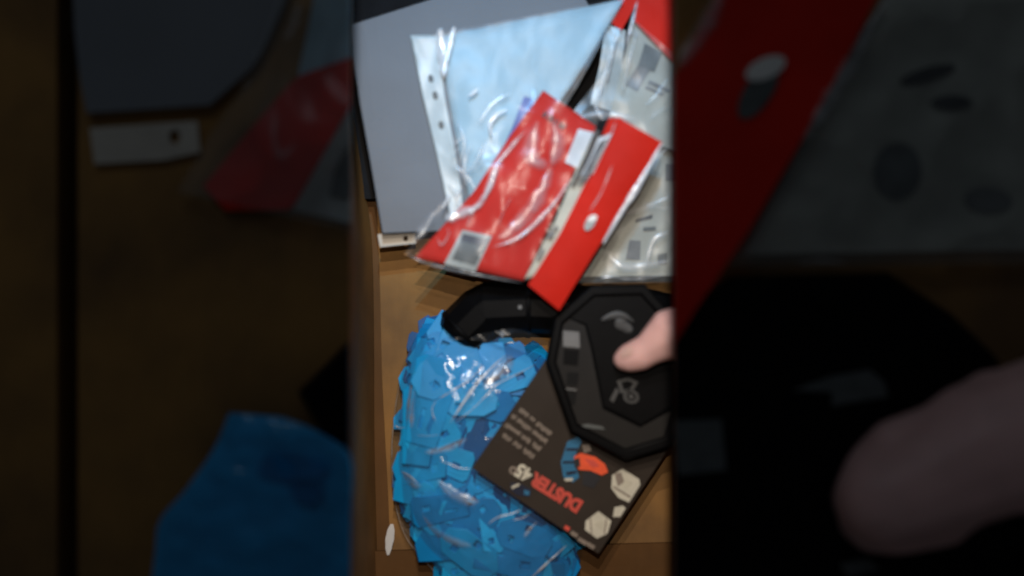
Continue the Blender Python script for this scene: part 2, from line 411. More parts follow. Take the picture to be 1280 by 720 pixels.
def crease(name, pts, width, hf, m, parent, lift=0.0012, n=40, hump=0.0012):
    """a folded ridge of film: narrow arched ribbon along pts (pixels); width in pixels at both ends and middle"""
    if m is M['bunch']: hump = 0.0005
    bm = bmesh.new(); rows = []
    for j in range(n + 1):
        t = j / n; p = lerp_poly(pts, t); q = lerp_poly(pts, min(t + .01, 1)); r = lerp_poly(pts, max(t - .01, 0))
        dx, dy = q[0] - r[0], q[1] - r[1]; l = math.hypot(dx, dy) or 1
        ww = width * (0.15 + 0.85 * math.sin(math.pi * (0.06 + 0.88 * t))) * (1 + 0.35 * nz(p[0], p[1], 0.06, 8))
        row = []
        for i in range(5):
            s = (i / 4 - 0.5); x = p[0] - dy / l * ww * s; y = p[1] + dx / l * ww * s
            row.append(bm.verts.new(P(x, y, hf(x, y) + lift + hump * math.cos(math.pi * s))))
        rows.append(row)
    uvl = bm.loops.layers.uv.new('UVMap')
    for j, (a, b) in enumerate(zip(rows, rows[1:])):
        for i in range(4):
            f = bm.faces.new((a[i], a[i + 1], b[i + 1], b[i]))
            for lp, (du_, dv_) in zip(f.loops, ((0, 0), (1, 0), (1, 1), (0, 1))): lp[uvl].uv = ((i + du_) / 4, (j + dv_) / n)
    return from_bm(name, bm, m, parent, True)
for pts, wd in (([(566, 206), (584, 222), (600, 246)], 12), ([(590, 178), (580, 204), (584, 236)], 10), ([(606, 176), (596, 200), (574, 226)], 9),
                ([(640, 116), (616, 130), (596, 158)], 14), ([(570, 150), (580, 176), (576, 204)], 9), ([(560, 226), (572, 250), (566, 272)], 8)):
    crease('film_fold', pts, wd, film_h, M['fold_soft'], pocket, 0.002)
# reflections at the corner of the pocket, painted as white ribbons
crease('film_fold', [(550, 36), (552, 58), (554, 78), (555, 97)], 13, lambda x, y: film_h(x, y), M['bunch'], pocket, 0.003, 30, 0.003)
crease('film_fold', [(568, 34), (562, 55), (557, 76), (554, 94)], 9, lambda x, y: film_h(x, y), M['bunch'], pocket, 0.005, 30, 0.003)
crease('film_fold', [(543, 46), (549, 40), (553, 35)], 4, lambda x, y: film_h(x, y), M['fold'], pocket, 0.005, 12, 0.002)
crease('film_fold', [(634, 137), (621, 143), (613, 154), (614, 170)], 6, film_h, M['bunch'], pocket, 0.004)
crease('film_fold', [(585, 121), (592, 116), (598, 111)], 5, film_h, M['bunch'], pocket, 0.003)
crease('film_fold', [(565, 181), (572, 177), (580, 170)], 3.5, film_h, M['fold'], pocket, 0.003)
crease('film_fold', [(572, 216), (588, 214), (598, 207), (606, 196)], 6, film_h, M['fold_soft'], pocket, 0.003)
crease('film_fold', [(563, 196), (570, 190), (576, 182)], 4, film_h, M['fold_soft'], pocket, 0.003)
crease('film_fold', [(552, 262), (558, 252), (563, 240)], 6, film_h, M['fold'], pocket, 0.003)
crease('film_fold', [(568, 246), (574, 240), (577, 233)], 4, film_h, M['fold'], pocket, 0.003)

# ------------------------------------------------------------------ first red packet
rp = thing('red_packet', 'clear packet with a red card and a grey label window, overlapping the punched pocket', 'packet', P(630, 240, 0.05))
def rh(x, y): return 0.058 + 0.0022 * nz(x, y, 0.013, 21) + 0.003 * math.exp(-(((x - 640) * 0.87 + (y - 240) * 0.5) / 40) ** 2)
RL = [(679, 113), (636, 172), (592, 240), (518, 322)]; RR = [(748, 160), (722, 205), (690, 275), (655, 351)]
sheet('red_card', RL, RR, lambda x, y, u, v: rh(x, y), M['red'], rp, 24, 30, 0.0007, curve=False)
sheet('card_edge', [(655, 120), (640, 160), (626, 192)], [(668, 124), (646, 166), (629, 195)], lambda x, y, u, v: rh(x, y) - 0.0006, M['blue_edge'], rp, 4, 10, 0.0006, curve=False)
lw_ = sheet('label_window', [(578, 287), (555, 330)], [(615, 295), (594, 340)], lambda x, y, u, v: rh(x, y) + 0.0008, M['pale_print'], rp, 6, 6, 0.0004)
sheet('print', [(579, 292), (565, 324)], [(611, 299), (594, 332)], lambda x, y, u, v: rh(x, y) + 0.0012, M['grey_print'], lw_, 6, 6, 0.0003)
sheet('print', [(579, 292), (575, 300)], [(611, 299), (606, 308)], lambda x, y, u, v: rh(x, y) + 0.0016, M['txt_navy'], lw_, 6, 3, 0.0003)
sheet('sticker', [(723, 161), (706, 203)], [(744, 166), (725, 211)], lambda x, y, u, v: rh(x, y) + 0.0014, M['white_print'], rp, 5, 6, 0.0004)
# dark stub of lettering running along the top edge of the card
ux, uy = 0.83, 0.55
let = [(0, 4.5), (5.5, 5.5), (9.5, 3), (15, 5.5), (21, 3.5), (25, 5)]
for k, (d, wd) in enumerate(let):
    cx, cy = 681 + ux * d * 1.15, 143 + uy * d * 1.15
    for a in (0.5, -0.55) if k % 2 == 0 else (0.2,):
        c, s_ = math.cos(math.atan2(uy, ux) + math.pi / 2 + a), math.sin(math.atan2(uy, ux) + math.pi / 2 + a)
        pts = [(cx - c * 4 - s_ * 0.9, cy - s_ * 4 + c * 0.9), (cx + c * 4 - s_ * 0.9, cy + s_ * 4 + c * 0.9),
               (cx + c * 4 + s_ * 0.9, cy + s_ * 4 - c * 0.9), (cx - c * 4 + s_ * 0.9, cy - s_ * 4 - c * 0.9)]
        slab('lettering', pts, rh(cx, cy) + 0.0013, 0.0003, M['dark_print'], rp)
def rfilm(x, y): return rh(x, y) + 0.003 + 0.0009 * ridge(x, y, 0.008, 31) + 0.0003 * nz(x, y, 0.03, 6)
sheet('film', [(668, 108), (622, 160), (572, 226), (506, 318)], [(756, 158), (732, 205), (702, 275), (664, 353)],
      lambda x, y, u, v: rfilm(x, y), M['film'], rp, 60, 80, 0, curve=False)
crease('film_fold', [(660, 160), (640, 182), (622, 205), (612, 232), (600, 254), (584, 264), (560, 272)], 10, rfilm, M['fold'], rp)
crease('film_fold', [(594, 262), (574, 266), (556, 275)], 18, rfilm, M['fold'], rp)
crease('film_fold', [(690, 150), (697, 172), (696, 190), (689, 208)], 20, rfilm, M['fold_soft'], rp)
crease('film_fold', [(672, 150), (664, 180), (668, 200), (686, 208)], 26, rfilm, M['fold_soft'], rp, 0.0006)
crease('film_fold', [(690, 205), (680, 235), (664, 262), (640, 288), (622, 298)], 24, rfilm, M['fold_soft'], rp, 0.0005)
crease('film_fold', [(713, 222), (700, 244), (682, 266), (660, 288), (640, 301), (616, 309)], 7.5, rfilm, M['fold'], rp)
crease('film_fold', [(640, 246), (630, 262), (622, 284)], 3, rfilm, M['fold_soft'], rp)
crease('film_fold', [(596, 256), (588, 272), (583, 284)], 3, rfilm, M['fold_soft'], rp)
crease('film_fold', [(546, 296), (552, 306), (561, 292), (558, 284)], 5, rfilm, M['fold_soft'], rp)
crease('film_fold', [(508, 318), (540, 331), (600, 344), (655, 354)], 6, rfilm, M['fold_soft'], rp, -0.002)
crease('film_fold', [(545, 262), (530, 285), (514, 306)], 14, rfilm, M['fold_soft'], rp, -0.003)

# ------------------------------------------------------------------ packet folded under a red header card
hp = thing('header_packet', 'packet with a long red header strip and oval hang hole, its point over the hose', 'packet', P(745, 265, 0.06))
def hh(x, y): return 0.072 + 0.0012 * nz(x, y, 0.012, 41) - 0.00004 * (y - 265)
# the card is curved over a fold, so its plan outline is a long parallelogram
def strip_loops(pts, h): return [P(x, y, h)[:2] for x, y in pts]
HL = [(776, 146), (735, 232), (700, 300), (672, 352), (657, 362)]
hc = sheet('header_card', [(772, 146), (735, 222), (700, 292), (660, 356)], [(828, 178), (792, 240), (742, 318), (699, 388)],
           lambda x, y, u, v: hh(x, y) + 0.002 * math.sin(math.pi * u), M['red'], hp, 20, 30, 0.0008, curve=False)
hz0 = lambda x, y: hh(x, y) + 0.0032
slab('hang_hole', circle(738, 278, 11.5, 5.6, 20, -1.0), hz0(738, 278) + 0.0004, 0.0006, M['pale_print'], hc)
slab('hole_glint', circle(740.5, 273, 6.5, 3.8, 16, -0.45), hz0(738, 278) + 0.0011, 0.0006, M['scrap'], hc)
crease('edge_fold', [(827, 180), (800, 228), (776, 266), (754, 304)], 7, lambda x, y: hh(x, y), M['bunch'], hp, 0.001, 40, 0.002)
sheet('side_panel', [(740, 170), (716, 222), (690, 285), (655, 349)], [(764, 160), (742, 220), (716, 280), (676, 344)],
      lambda x, y, u, v: hh(x, y) - 0.0035 + 0.003 * u, M['cream_print'], hp, 8, 30, 0.0006, curve=False)
sheet('side_label', [(747, 172), (722, 222)], [(766, 166), (741, 218)], lambda x, y, u, v: hh(x, y) - 0.0008 + 0.0022 * u, M['white_print'], hp, 6, 12, 0.0004, curve=False)
for k in range(15):
    t = k / 14; x, y = 752 - 27 * t, 176 + 52 * t; 
    pts = [(x - 3.5, y + 2), (x + 11, y - 4.6), (x + 11, y - 3.2), (x - 3.5, y + 4.0)]
    slab('barcode_bar', pts, hh(x, y) + 0.0022, 0.0003, M['dark_print'], hp)
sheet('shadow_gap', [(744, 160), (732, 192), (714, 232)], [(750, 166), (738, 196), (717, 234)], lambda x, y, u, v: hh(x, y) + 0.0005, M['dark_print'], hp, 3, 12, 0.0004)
sheet('dark_insert', [(748, 150), (740, 172)], [(768, 146), (757, 170)], lambda x, y, u, v: hh(x, y) + 0.0004, M['black_mat'], hp, 6, 6, 0.003)
sheet('red_back', [(762, 147), (752, 170)], [(778, 148), (766, 166)], lambda x, y, u, v: hh(x, y) + 0.001, M['red'], hp, 4, 4, 0.0006)
for (x, y, rx, ry) in ((689, 293, 3.5, 6), (676, 318, 2.2, 9), (695, 285, 2.5, 3)):
    slab('print', circle(x, y, rx, ry, 12, 0.5), hh(x, y) + 0.0005, 0.0004, M['mark'], hp)
crease('film_fold', [(766, 205), (752, 240), (736, 266)], 7, lambda x, y: hh(x, y), M['fold_soft'], hp, 0.001)
crease('film_fold', [(770, 150), (762, 172), (742, 206), (724, 242)], 3, lambda x, y: hh(x, y) + 0.003, M['fold'], hp, 0.001)

# ------------------------------------------------------------------ packets with grey inserts beside it
def packet(name, label, body, hf, prints, folds, header=None, insert='insert', filmout=None, group=None):
    t = thing(name, label, 'packet', P(body[0][0][0], body[0][0][1], 0.03), group)
    sheet('insert', body[0], body[1], lambda x, y, u, v: hf(x, y), M[insert], t, 16, 20, 0.003, curve=False)
    if header:
        sheet('header_card', header[0], header[1], lambda x, y, u, v: hf(x, y) + 0.004, M['red'], t, 12, 12, 0.0008, curve=False)
    for (l, r, m) in prints:
        sheet('print', l, r, lambda x, y, u, v: hf(x, y) + 0.001, M[m], t, 5, 5, 0.0004, curve=False)
    fo = filmout or body
    sheet('film', fo[0], fo[1], lambda x, y, u, v: hf(x, y) + 0.0045 + 0.0012 * ridge(x, y, 0.008, len(label)) + 0.0004 * nz(x, y, 0.03, 6), M['film_hazy'], t, 44, 50, 0, curve=False)
    for pts, wd, m in folds:
        crease('film_fold', pts, wd, lambda x, y: hf(x, y) + 0.006, M[m], t)
    return t
packet('clear_packet', 'narrow clear packet with a red top, leaning behind the wider one', [[(757, 30), (750, 80), (738, 130)], [(782, 38), (778, 80), (768, 140)]],
       lambda x, y: 0.040 + 0.001 * nz(x, y, 0.02, 51), [([(771, 50), (758, 104)], [(773, 50), (761, 104)], 'mark')],
       [([(770, 40), (764, 75), (757, 110)], 5, 'fold_soft')], header=[[(778, -14), (762, 27)], [(806, -14), (777, 38)]], insert='pale_print')
packet('clear_packet', 'wide clear packet with a red top and a dark square printed on its grey insert',
       [[(792, 24), (776, 90), (758, 160)], [(862, 84), (856, 120), (850, 190)]],
       lambda x, y: 0.046 + 0.0012 * nz(x, y, 0.015, 52),
       [([(806, 54), (797, 84)], [(828, 66), (818, 90)], 'grey_print'), ([(797, 82), (782, 106)], [(812, 88), (797, 114)], 'mark'), ([(812, 100), (809, 104)], [(838, 112), (836, 116)], 'mark'), ([(809, 107), (806, 110)], [(830, 117), (828, 120)], 'mark'), ([(788, 34), (785, 42)], [(800, 40), (797, 48)], 'pale_print')],
       [([(797, 0), (790, 30), (782, 60)], 7, 'fold'), ([(842, 130), (826, 138), (812, 148)], 5, 'fold_soft'), ([(796, 40), (786, 80), (778, 116)], 6, 'fold_soft'), ([(700, 160), (730, 146), (762, 142), (800, 152)], 16, 'fold_soft'), ([(742, 128), (756, 150), (790, 160)], 12, 'fold_soft'), ([(764, 60), (754, 100), (746, 128)], 4, 'fold'), ([(836, 96), (822, 118), (806, 132)], 10, 'fold_soft')],
       header=[[(800, -14), (791, 25)], [(868, -14), (868, 106)]], filmout=[[(792, 24), (752, 95), (698, 162)], [(862, 84), (856, 120), (850, 190)]])
packet('clear_packet', 'clear packet with a dark oval slot and small grey marks, under the red header strip',
       [[(816, 158), (790, 220), (752, 300), (712, 346)], [(890, 170), (890, 230), (890, 300), (890, 344)]],
       lambda x, y: 0.036 + 0.0016 * nz(x, y, 0.015, 53),
       [([(795, 274), (794, 278)], [(816, 268), (815, 273)], 'dark_print'), ([(804, 284), (804, 289)], [(820, 283), (820, 288)], 'grey_print'),
        ([(787, 300), (782, 324)], [(801, 301), (800, 325)], 'mark'), ([(832, 205), (832, 226)], [(846, 205), (846, 226)], 'mark'), ([(822, 318), (822, 330)], [(834, 316), (834, 330)], 'grey_print')],
       [([(748, 349), (765, 346), (790, 349), (842, 343)], 5, 'fold_soft'), ([(800, 250), (816, 258), (842, 262)], 5, 'fold_soft'), ([(842, 180), (824, 196), (812, 226)], 6, 'fold_soft'), ([(752, 348), (758, 346), (766, 347)], 5, 'fold'), ([(760, 318), (784, 334), (842, 326)], 16, 'fold_soft'), ([(776, 268), (800, 262), (842, 244)], 12, 'fold_soft'), ([(838, 290), (818, 300), (808, 330)], 12, 'fold_soft')],
       filmout=[[(816, 152), (788, 215), (742, 300), (700, 354)], [(890, 170), (890, 230), (890, 300), (890, 352)]])

# ------------------------------------------------------------------ black dust hood with a faceted hose elbow
hood = thing('dust_hood', 'black octagonal plastic hood with a faceted hose elbow, under the thumb', 'hood', P(765, 450, 0.0))
def frustum(name, pts0, h0, pts1, h1, m, parent):
    bm = bmesh.new()
    a = [bm.verts.new(P(x, y, h0)) for x, y in pts0]; b = [bm.verts.new(P(x, y, h1)) for x, y in pts1]
    n = len(a); bm.faces.new(a); bm.faces.new(b)
    for k in range(n): bm.faces.new((a[k], a[(k + 1) % n], b[(k + 1) % n], b[k]))
    o = from_bm(name, bm, m, parent)
    bv = o.modifiers.new('bevel', 'BEVEL'); bv.width = 0.001; bv.segments = 2; bv.limit_method = 'ANGLE'
    return o
OCT = [(686, 452), (696, 398), (740, 360), (805, 358), (850, 408), (862, 476), (838, 556), (783, 573), (716, 538)]
def scl(pts, k, c=(771, 462)): return [(c[0] + (x - c[0]) * k, c[1] + (y - c[1]) * k) for x, y in pts]
TOP = 0.055
frustum('body', scl(OCT, 0.8, (775, 410)), 0.004, scl(OCT, 0.86, (775, 410)), TOP - 0.010, M['black'], hood)
me = slab_mesh('rim', [[P(x, y, TOP)[:2] for x, y in OCT], [P(x, y, TOP)[:2] for x, y in scl(OCT, 0.925)]], 0.012, 0.0016)
for v in me.vertices: v.co.z += TOP
link('rim', me, M['black'], hood)
face = slab('face_panel', scl(OCT, 0.93), TOP - 0.0035, 0.004, M['black_face'], hood)
# the far half of the face is a raised, darker cover
frustum('top_cover', [(704, 396), (741, 362), (804, 361), (846, 408), (848, 510), (800, 536), (752, 512), (738, 440), (730, 408)], TOP - 0.0034,
        [(710, 396), (743, 367), (802, 366), (840, 409), (842, 504), (802, 530), (757, 507), (743, 438), (734, 405)], TOP - 0.0026, M['black'], hood)
slab('window_patch', [(704, 413), (724, 415), (725, 435), (704, 433)], TOP - 0.0028, 0.0006, M['mark'], hood)
slab('slot_patch', [(705, 436), (724, 438), (722, 457), (704, 455)], TOP - 0.0028, 0.0006, M['black'], hood)
for pts in ([(709, 465), (724, 466), (722, 482), (708, 481)], [(706, 489), (721, 490), (719, 506), (705, 504)]):
    s_ = slab('slot', pts, TOP - 0.0028, 0.0007, M['hole'], hood)
slab('slot_lip', [(708, 485), (721, 487), (721, 488.5), (708, 487)], TOP - 0.0024, 0.0008, M['mark'], hood)
# glare on the cover painted as grey strips, and the moulded emblem
crease('scuff', [(752, 400), (764, 395), (778, 394), (792, 402)], 9, lambda x, y: TOP - 0.001, M['emblem'], hood, 0, 20, 0.0006)
crease('scuff', [(770, 400), (778, 406), (790, 414)], 16, lambda x, y: TOP - 0.0014, M['emblem'], hood, 0, 20, 0.0006)
em = TOP - 0.0016
def outline(name, pts, h, wpx, m, parent):
    c = (sum(p[0] for p in pts) / len(pts), sum(p[1] for p in pts) / len(pts))
    r = sum(math.hypot(p[0] - c[0], p[1] - c[1]) for p in pts) / len(pts)
    return slab(name, pts, h, 0.0008, m, parent, [scl(pts, 1 - wpx / r, c)])
outline('emblem', [(771, 476), (786, 472), (798, 478), (790, 489), (776, 492)], em, 5.0, M['emblem'], hood)
outline('emblem', circle(789, 496, 10, 8.5, 18, 0.3), em, 3.6, M['emblem'], hood)
slab('emblem', circle(789, 496, 3.5, 2.8, 12), em, 0.0008, M['emblem'], hood)
slab('emblem', [(762, 500), (770, 485), (774, 488), (767, 503)], em, 0.0008, M['emblem'], hood)
slab('marking', [(727, 531), (736, 530), (752, 533), (757, 537), (744, 536), (728, 534)], TOP - 0.0028, 0.0005, M['grey_print'], hood)
# the elbow: straight faceted segments with collars
pth = [((571, 422), .022, 27), ((576, 416), .022, 33), ((603, 389), .023, 33), ((608, 386), .023, 34), ((662, 384), .0255, 32), ((720, 388), .026, 31), ((790, 388), .027, 31), ((850, 400), .027, 30)]
tube('elbow', [(P(x, y, h), r * S * .97) for (x, y), h, r in pth], M['black'], hood, 10, False)
for (x, y), h, r, (dx, dy) in (((578, 414), .022, 34.5, (2, -2)), ((660, 384), .0255, 33.5, (3, 0))):
    tube('collar', [(P(x - dx, y - dy, h), r * S * .97), (P(x + dx, y + dy, h), r * S * .97)], M['black'], hood, 20, True)
slab('rivet', circle(650, 384, 2.6, 2.6, 10), 0.0432, 0.0006, M['mark'], hood)

# ------------------------------------------------------------------ printed card
ic = thing('info_card', 'dark brown printed card lying on the blue bag and under the black hood', 'card', P(715, 570, 0.03))
O0 = P(590, 585, 0.0475); du = P(748, 692, 0.040) - O0; wu = du.length; du.normalize()
dv = P(708, 411, 0.0405) - O0; dv = (dv - du * dv.dot(du)); wv_ = dv.length; dv.normalize(); dn = du.cross(dv)
CM = Matrix((( du.x, dv.x, dn.x, O0.x), (du.y, dv.y, dn.y, O0.y), (du.z, dv.z, dn.z, O0.z), (0, 0, 0, 1)))
CMi = CM.inverted()
def card_uv(px, py):
    """pixel on the plan -> point on the card plane"""
    o = Vector((0, 0, H)); d = P(px, py, 0) - o
    t = (O0 - o).dot(dn) / d.dot(dn); q = CMi @ (o + d * t); return (q.x, q.y)
def on_card(name, loops, lift, thick, m, parent):
    me = slab_mesh(name, loops, thick, 0); me.transform(Matrix.Translation((0, 0, lift))); me.transform(CM)
    return link(name, me, m, parent)
cb = on_card('board', [[(0, 0), (wu, 0), (wu, wv_), (0, wv_)]], 0, 0.0009, M['infocard'], ic)
def pc(name, pts, m, lift=0.0004, parent=ic): return on_card(name, [[card_uv(*p) for p in pts]], lift, 0.0003, M[m], parent)
def text(name, body, p0, p1, size_px, m, parent, lift=0.0005, bold=0.0):
    """text running from pixel p0 (baseline start) towards p1 on the card"""
    fc = bpy.data.curves.new(name, 'FONT'); fc.body = body; fc.size = size_px * S * 0.95; fc.extrude = 0.00012; fc.offset = bold
    fc.resolution_u = 3
    o = bpy.data.objects.new(name, fc); C.objects.link(o); bpy.context.view_layer.update()
    me = bpy.data.meshes.new_from_object(o.evaluated_get(bpy.context.evaluated_depsgraph_get()))
    bpy.data.objects.remove(o); bpy.data.curves.remove(fc)
    a = Vector((*card_uv(*p0), 0)); b = Vector((*card_uv(*p1), 0)); x = (b - a).normalized(); y = Vector((-x.y, x.x, 0))
    width = max(v.co.x for v in me.vertices); k = (b - a).length / width
    T = Matrix(((x.x * k, y.x, 0, a.x), (x.y * k, y.y, 0, a.y), (0, 0, 1, lift), (0, 0, 0, 1)))
    me.transform(T); me.transform(CM); me.name = name
    return link(name, me, m, parent)
text('lettering', 'DUSTER', (729, 628), (668, 590), 22, M['txt_red'], ic, bold=0.0007)
text('lettering', '45', (667, 589), (650, 579), 23, M['txt_white'], ic, bold=0.0005)
on_card('lettering', [[card_uv(*p) for p in circle(641.5, 588, 5.2, 5.2, 14)], [card_uv(*p) for p in circle(641.5, 588, 2.4, 2.4, 12)]], 0.0004, 0.0003, M['txt_grey'], ic)
# four rows of small text, too blurred to read: word-length bars
rows_ = [((650, 511), (689, 543), [.28, .5, .85]), ((640, 519), (684, 553), [.12, .55, 1]), ((632, 530), (678, 563), [.4, .7, 1]), ((629, 543), (667, 571), [.3, .62, 1])]
for a, b, br in rows_:
    L_ = math.hypot(b[0] - a[0], b[1] - a[1]); dx, dy = (b[0] - a[0]) / L_, (b[1] - a[1]) / L_
    loops = []; pos = 0.0; rr = random.Random(int(a[0]))
    while pos < L_ - 2:
        if any(abs(pos - q * L_) < 1.6 for q in br[:-1]): pos += 1.2; continue
        wd = rr.uniform(1.2, 2.2); up_, dn_ = rr.choice((2.2, 2.2, 3.6)), rr.choice((2.2, 2.2, 3.2))
        loops.append([card_uv(a[0] + dx * e + -dy * f, a[1] + dy * e + dx * f) for e, f in ((pos, up_), (pos + wd, up_), (pos + wd, -dn_), (pos, -dn_))])
        pos += wd + rr.uniform(.5, .9)
    on_card('small_text', loops, 0.0004, 0.0003, M['txt_grey'], ic)
# printed picture of the tool: blue hose, red casing, dark foot
pc('picture_hose', [(709, 552), (722, 546), (727, 552), (720, 566), (718, 580), (724, 596), (716, 603), (704, 596), (701, 578)], 'txt_blue')
pc('picture_casing', [(718, 570), (726, 566), (744, 571), (756, 580), (760, 590), (752, 594), (738, 588), (724, 587), (717, 578)], 'txt_orange', 0.0007)
pc('picture_foot', [(728, 590), (744, 590), (750, 598), (742, 610), (728, 606)], 'dark_print', 0.0005)
pc('picture_knob', [(727, 556), (736, 555), (739, 563), (730, 566)], 'txt_grey', 0.0009)
pc('picture_glint', [(705, 598), (716, 597), (715, 601), (706, 601)], 'txt_white', 0.0009)
pc('picture_casing', [(730, 573), (742, 575), (750, 583), (740, 584)], 'txt_red', 0.0010)
pc('picture_band', [(717, 574), (724, 572), (725, 583), (718, 584)], 'dark_print', 0.0010)
pc('picture_band', [(708, 560), (722, 560), (722, 563), (707, 563)], 'txt_navy', 0.0009)
pc('picture_band', [(704, 576), (718, 576), (718, 579), (703, 579)], 'txt_navy', 0.0009)
pc('picture_band', [(707, 590), (720, 588), (721, 591), (708, 594)], 'txt_navy', 0.0009)
# pale icons along the edge
pc('icon', [(732, 651), (748, 639), (764, 651), (759, 667), (746, 673), (731, 662)], 'txt_white')
pc('icon', [(765, 594), (778, 586), (799, 599), (800, 606), (786, 628), (773, 622), (764, 610)], 'txt_white')
pc('icon', [(768, 634), (778, 632), (782, 635), (775, 646), (766, 646)], 'txt_white')
for k, pts in enumerate(([(742, 655), (752, 650), (762, 655), (753, 664)], [(773, 601), (781, 597), (791, 603), (783, 612)])):
    pc('icon_detail', pts, 'cream_print', 0.0007)
pc('icon_detail', [(768, 592), (776, 590), (780, 602), (772, 608)], 'txt_grey', 0.0008)
for pts in ([(737, 648), (738.5, 647), (740, 668), (738.5, 669)], [(757, 647), (758.5, 648), (756, 667), (754.5, 667)], [(767, 607), (788, 620), (787, 622), (766, 609)]):
    pc('icon_detail', pts, 'txt_grey', 0.0009)
# small logo row near the corner, and the small navy picture
for k, (x, y, l) in enumerate(((707, 656, 6), (715, 663, 8), (724, 671, 10), (735, 677, 9))):
    pc('logo_row', [(x, y), (x + l, y + l * .62), (x + l - 2.6, y + l * .62 + 4.4), (x - 2.6, y + 4.4)], 'txt_red' if k < 1 else 'txt_grey')
pc('picture', [(638, 603), (650, 604), (664, 612), (662, 621), (646, 619), (638, 612)], 'txt_navy')
pc('picture_line', [(639, 608), (648, 604), (650, 606), (640, 611)], 'txt_white', 0.0007)
pc('picture_line', [(655, 612), (662, 614), (661, 619), (655, 618)], 'txt_blue', 0.0007)

# ------------------------------------------------------------------ bag of blue clips
BL = [(531, 407), (507, 455), (497, 505), (492, 560), (495, 620), (510, 672), (545, 715), (566, 745)]
BR = [(574, 412), (676, 448), (682, 500), (684, 555), (692, 610), (712, 660), (722, 690), (706, 745)]
def prof(u, v):
    a = max(0, 1 - abs(2 * u - 1) ** 3.4) ** 0.7; b = max(0, 1 - abs(2 * v - 1) ** 5) ** 0.6
    return a * b
def bag_top(u, v):
    hm = 0.030 + 0.006 * math.sin(2.2 * v + .5)
    return 0.004 + hm * prof(u, v)
def bag_xy(u, v):
    a = lerp_poly(BL, v); b = lerp_poly(BR, v); return a[0] + (b[0] - a[0]) * u, a[1] + (b[1] - a[1]) * u
bag = thing('clear_bag', 'bulging clear plastic bag full of flat blue plastic clips', 'bag', P(590, 580, 0.002))
def bag_film_h(x, y, u, v):
    e = prof(u, v)
    return bag_top(u, v) + 0.0035 + (0.003 * ridge(x, y, 0.012, 61) + 0.0012 * nz(x, y, 0.03, 62)) * (0.3 + 0.7 * e)
FLo = [(x - 4, y) for x, y in BL]; FRo = [(x + 6, y) for x, y in BR]
sheet('film', FLo, FRo, bag_film_h, M['film_blue'], bag, 80, 120, 0)
crease('film_edge', [(x + 2, y) for x, y in FLo[1:]], 3, lambda x, y: 0.010, M['fold_soft'], bag, 0.002, 60)
sheet('back_film', BL, BR, lambda x, y, u, v: 0.0035, M['film_blue'], bag, 10, 16, 0)
sheet('mouth', [(560, 424), (590, 425), (612, 428)], [(640, 410), (668, 418), (690, 432)], lambda x, y, u, v: 0.036 + 0.004 * ridge(x, y, 0.02, 4), M['film'], bag, 24, 24, 0)
def inv_h(x, y):   # height of the film over a pixel, for the painted highlights
    best = 0.03
    v = (y - 410) / 330.0
    a = lerp_poly(BL, v); b = lerp_poly(BR, v)
    u = (x - a[0]) / max(b[0] - a[0], 1); u = min(max(u, 0.02), 0.98)
    return bag_top(u, v) + 0.0055
crease('film_fold', [(672, 454), (650, 466), (622, 480), (610, 492), (590, 512), (566, 530)], 3, inv_h, M['fold'], bag, 0.003)
crease('film_fold', [(636, 440), (612, 462), (592, 485), (576, 508), (562, 530)], 6, inv_h, M['fold'], bag, 0.002)
crease('film_fold', [(642, 444), (626, 462), (604, 486)], 22, inv_h, M['fold_soft'], bag, 0.001)
crease('film_fold', [(604, 455), (590, 472), (566, 488), (546, 500)], 2.6, inv_h, M['fold'], bag, 0.002)
crease('film_fold', [(546, 500), (540, 512), (545, 528)], 2.6, inv_h, M['fold'], bag, 0.002)
crease('film_fold', [(498, 590), (508, 596), (518, 606), (528, 608)], 11, inv_h, M['fold_soft'], bag, 0.001)
crease('film_fold', [(499, 588), (512, 595), (524, 606)], 3, inv_h, M['fold'], bag, 0.002)
crease('film_fold', [(549, 576), (562, 580), (574, 585), (590, 586)], 3, inv_h, M['fold'], bag, 0.002)
crease('film_fold', [(609, 656), (622, 647), (640, 642), (652, 637)], 3.6, inv_h, M['fold'], bag, 0.002)
crease('film_fold', [(640, 650), (652, 648), (662, 642)], 3, inv_h, M['fold'], bag, 0.002)
crease('film_fold', [(655, 672), (662, 662), (672, 652)], 7, inv_h, M['fold_soft'], bag, 0.002)
crease('film_fold', [(660, 726), (684, 704), (710, 680)], 4, inv_h, M['fold'], bag, 0.001)
crease('film_fold', [(520, 544), (536, 545), (552, 543)], 2.4, inv_h, M['fold_soft'], bag, 0.002)
crease('film_fold', [(494, 532), (500, 535), (506, 534)], 3, inv_h, M['fold'], bag, 0.002)
crease('film_fold', [(520, 470), (512, 500), (514, 536)], 14, inv_h, M['fold_soft'], bag, 0.001)
crease('film_fold', [(545, 600), (575, 622), (600, 628)], 16, inv_h, M['fold_soft'], bag, 0.001)
crease('film_fold', [(520, 640), (548, 668), (590, 684)], 14, inv_h, M['fold_soft'], bag, 0.001)
crease('film_fold', [(584, 548), (560, 560), (530, 566)], 12, inv_h, M['fold_soft'], bag, 0.001)
crease('film_fold', [(562, 412), (572, 416), (576, 424)], 4, inv_h, M['fold'], bag, 0.002, 12)
crease('film_fold', [(632, 430), (640, 428), (645, 432)], 3, inv_h, M['fold'], bag, 0.004, 12)

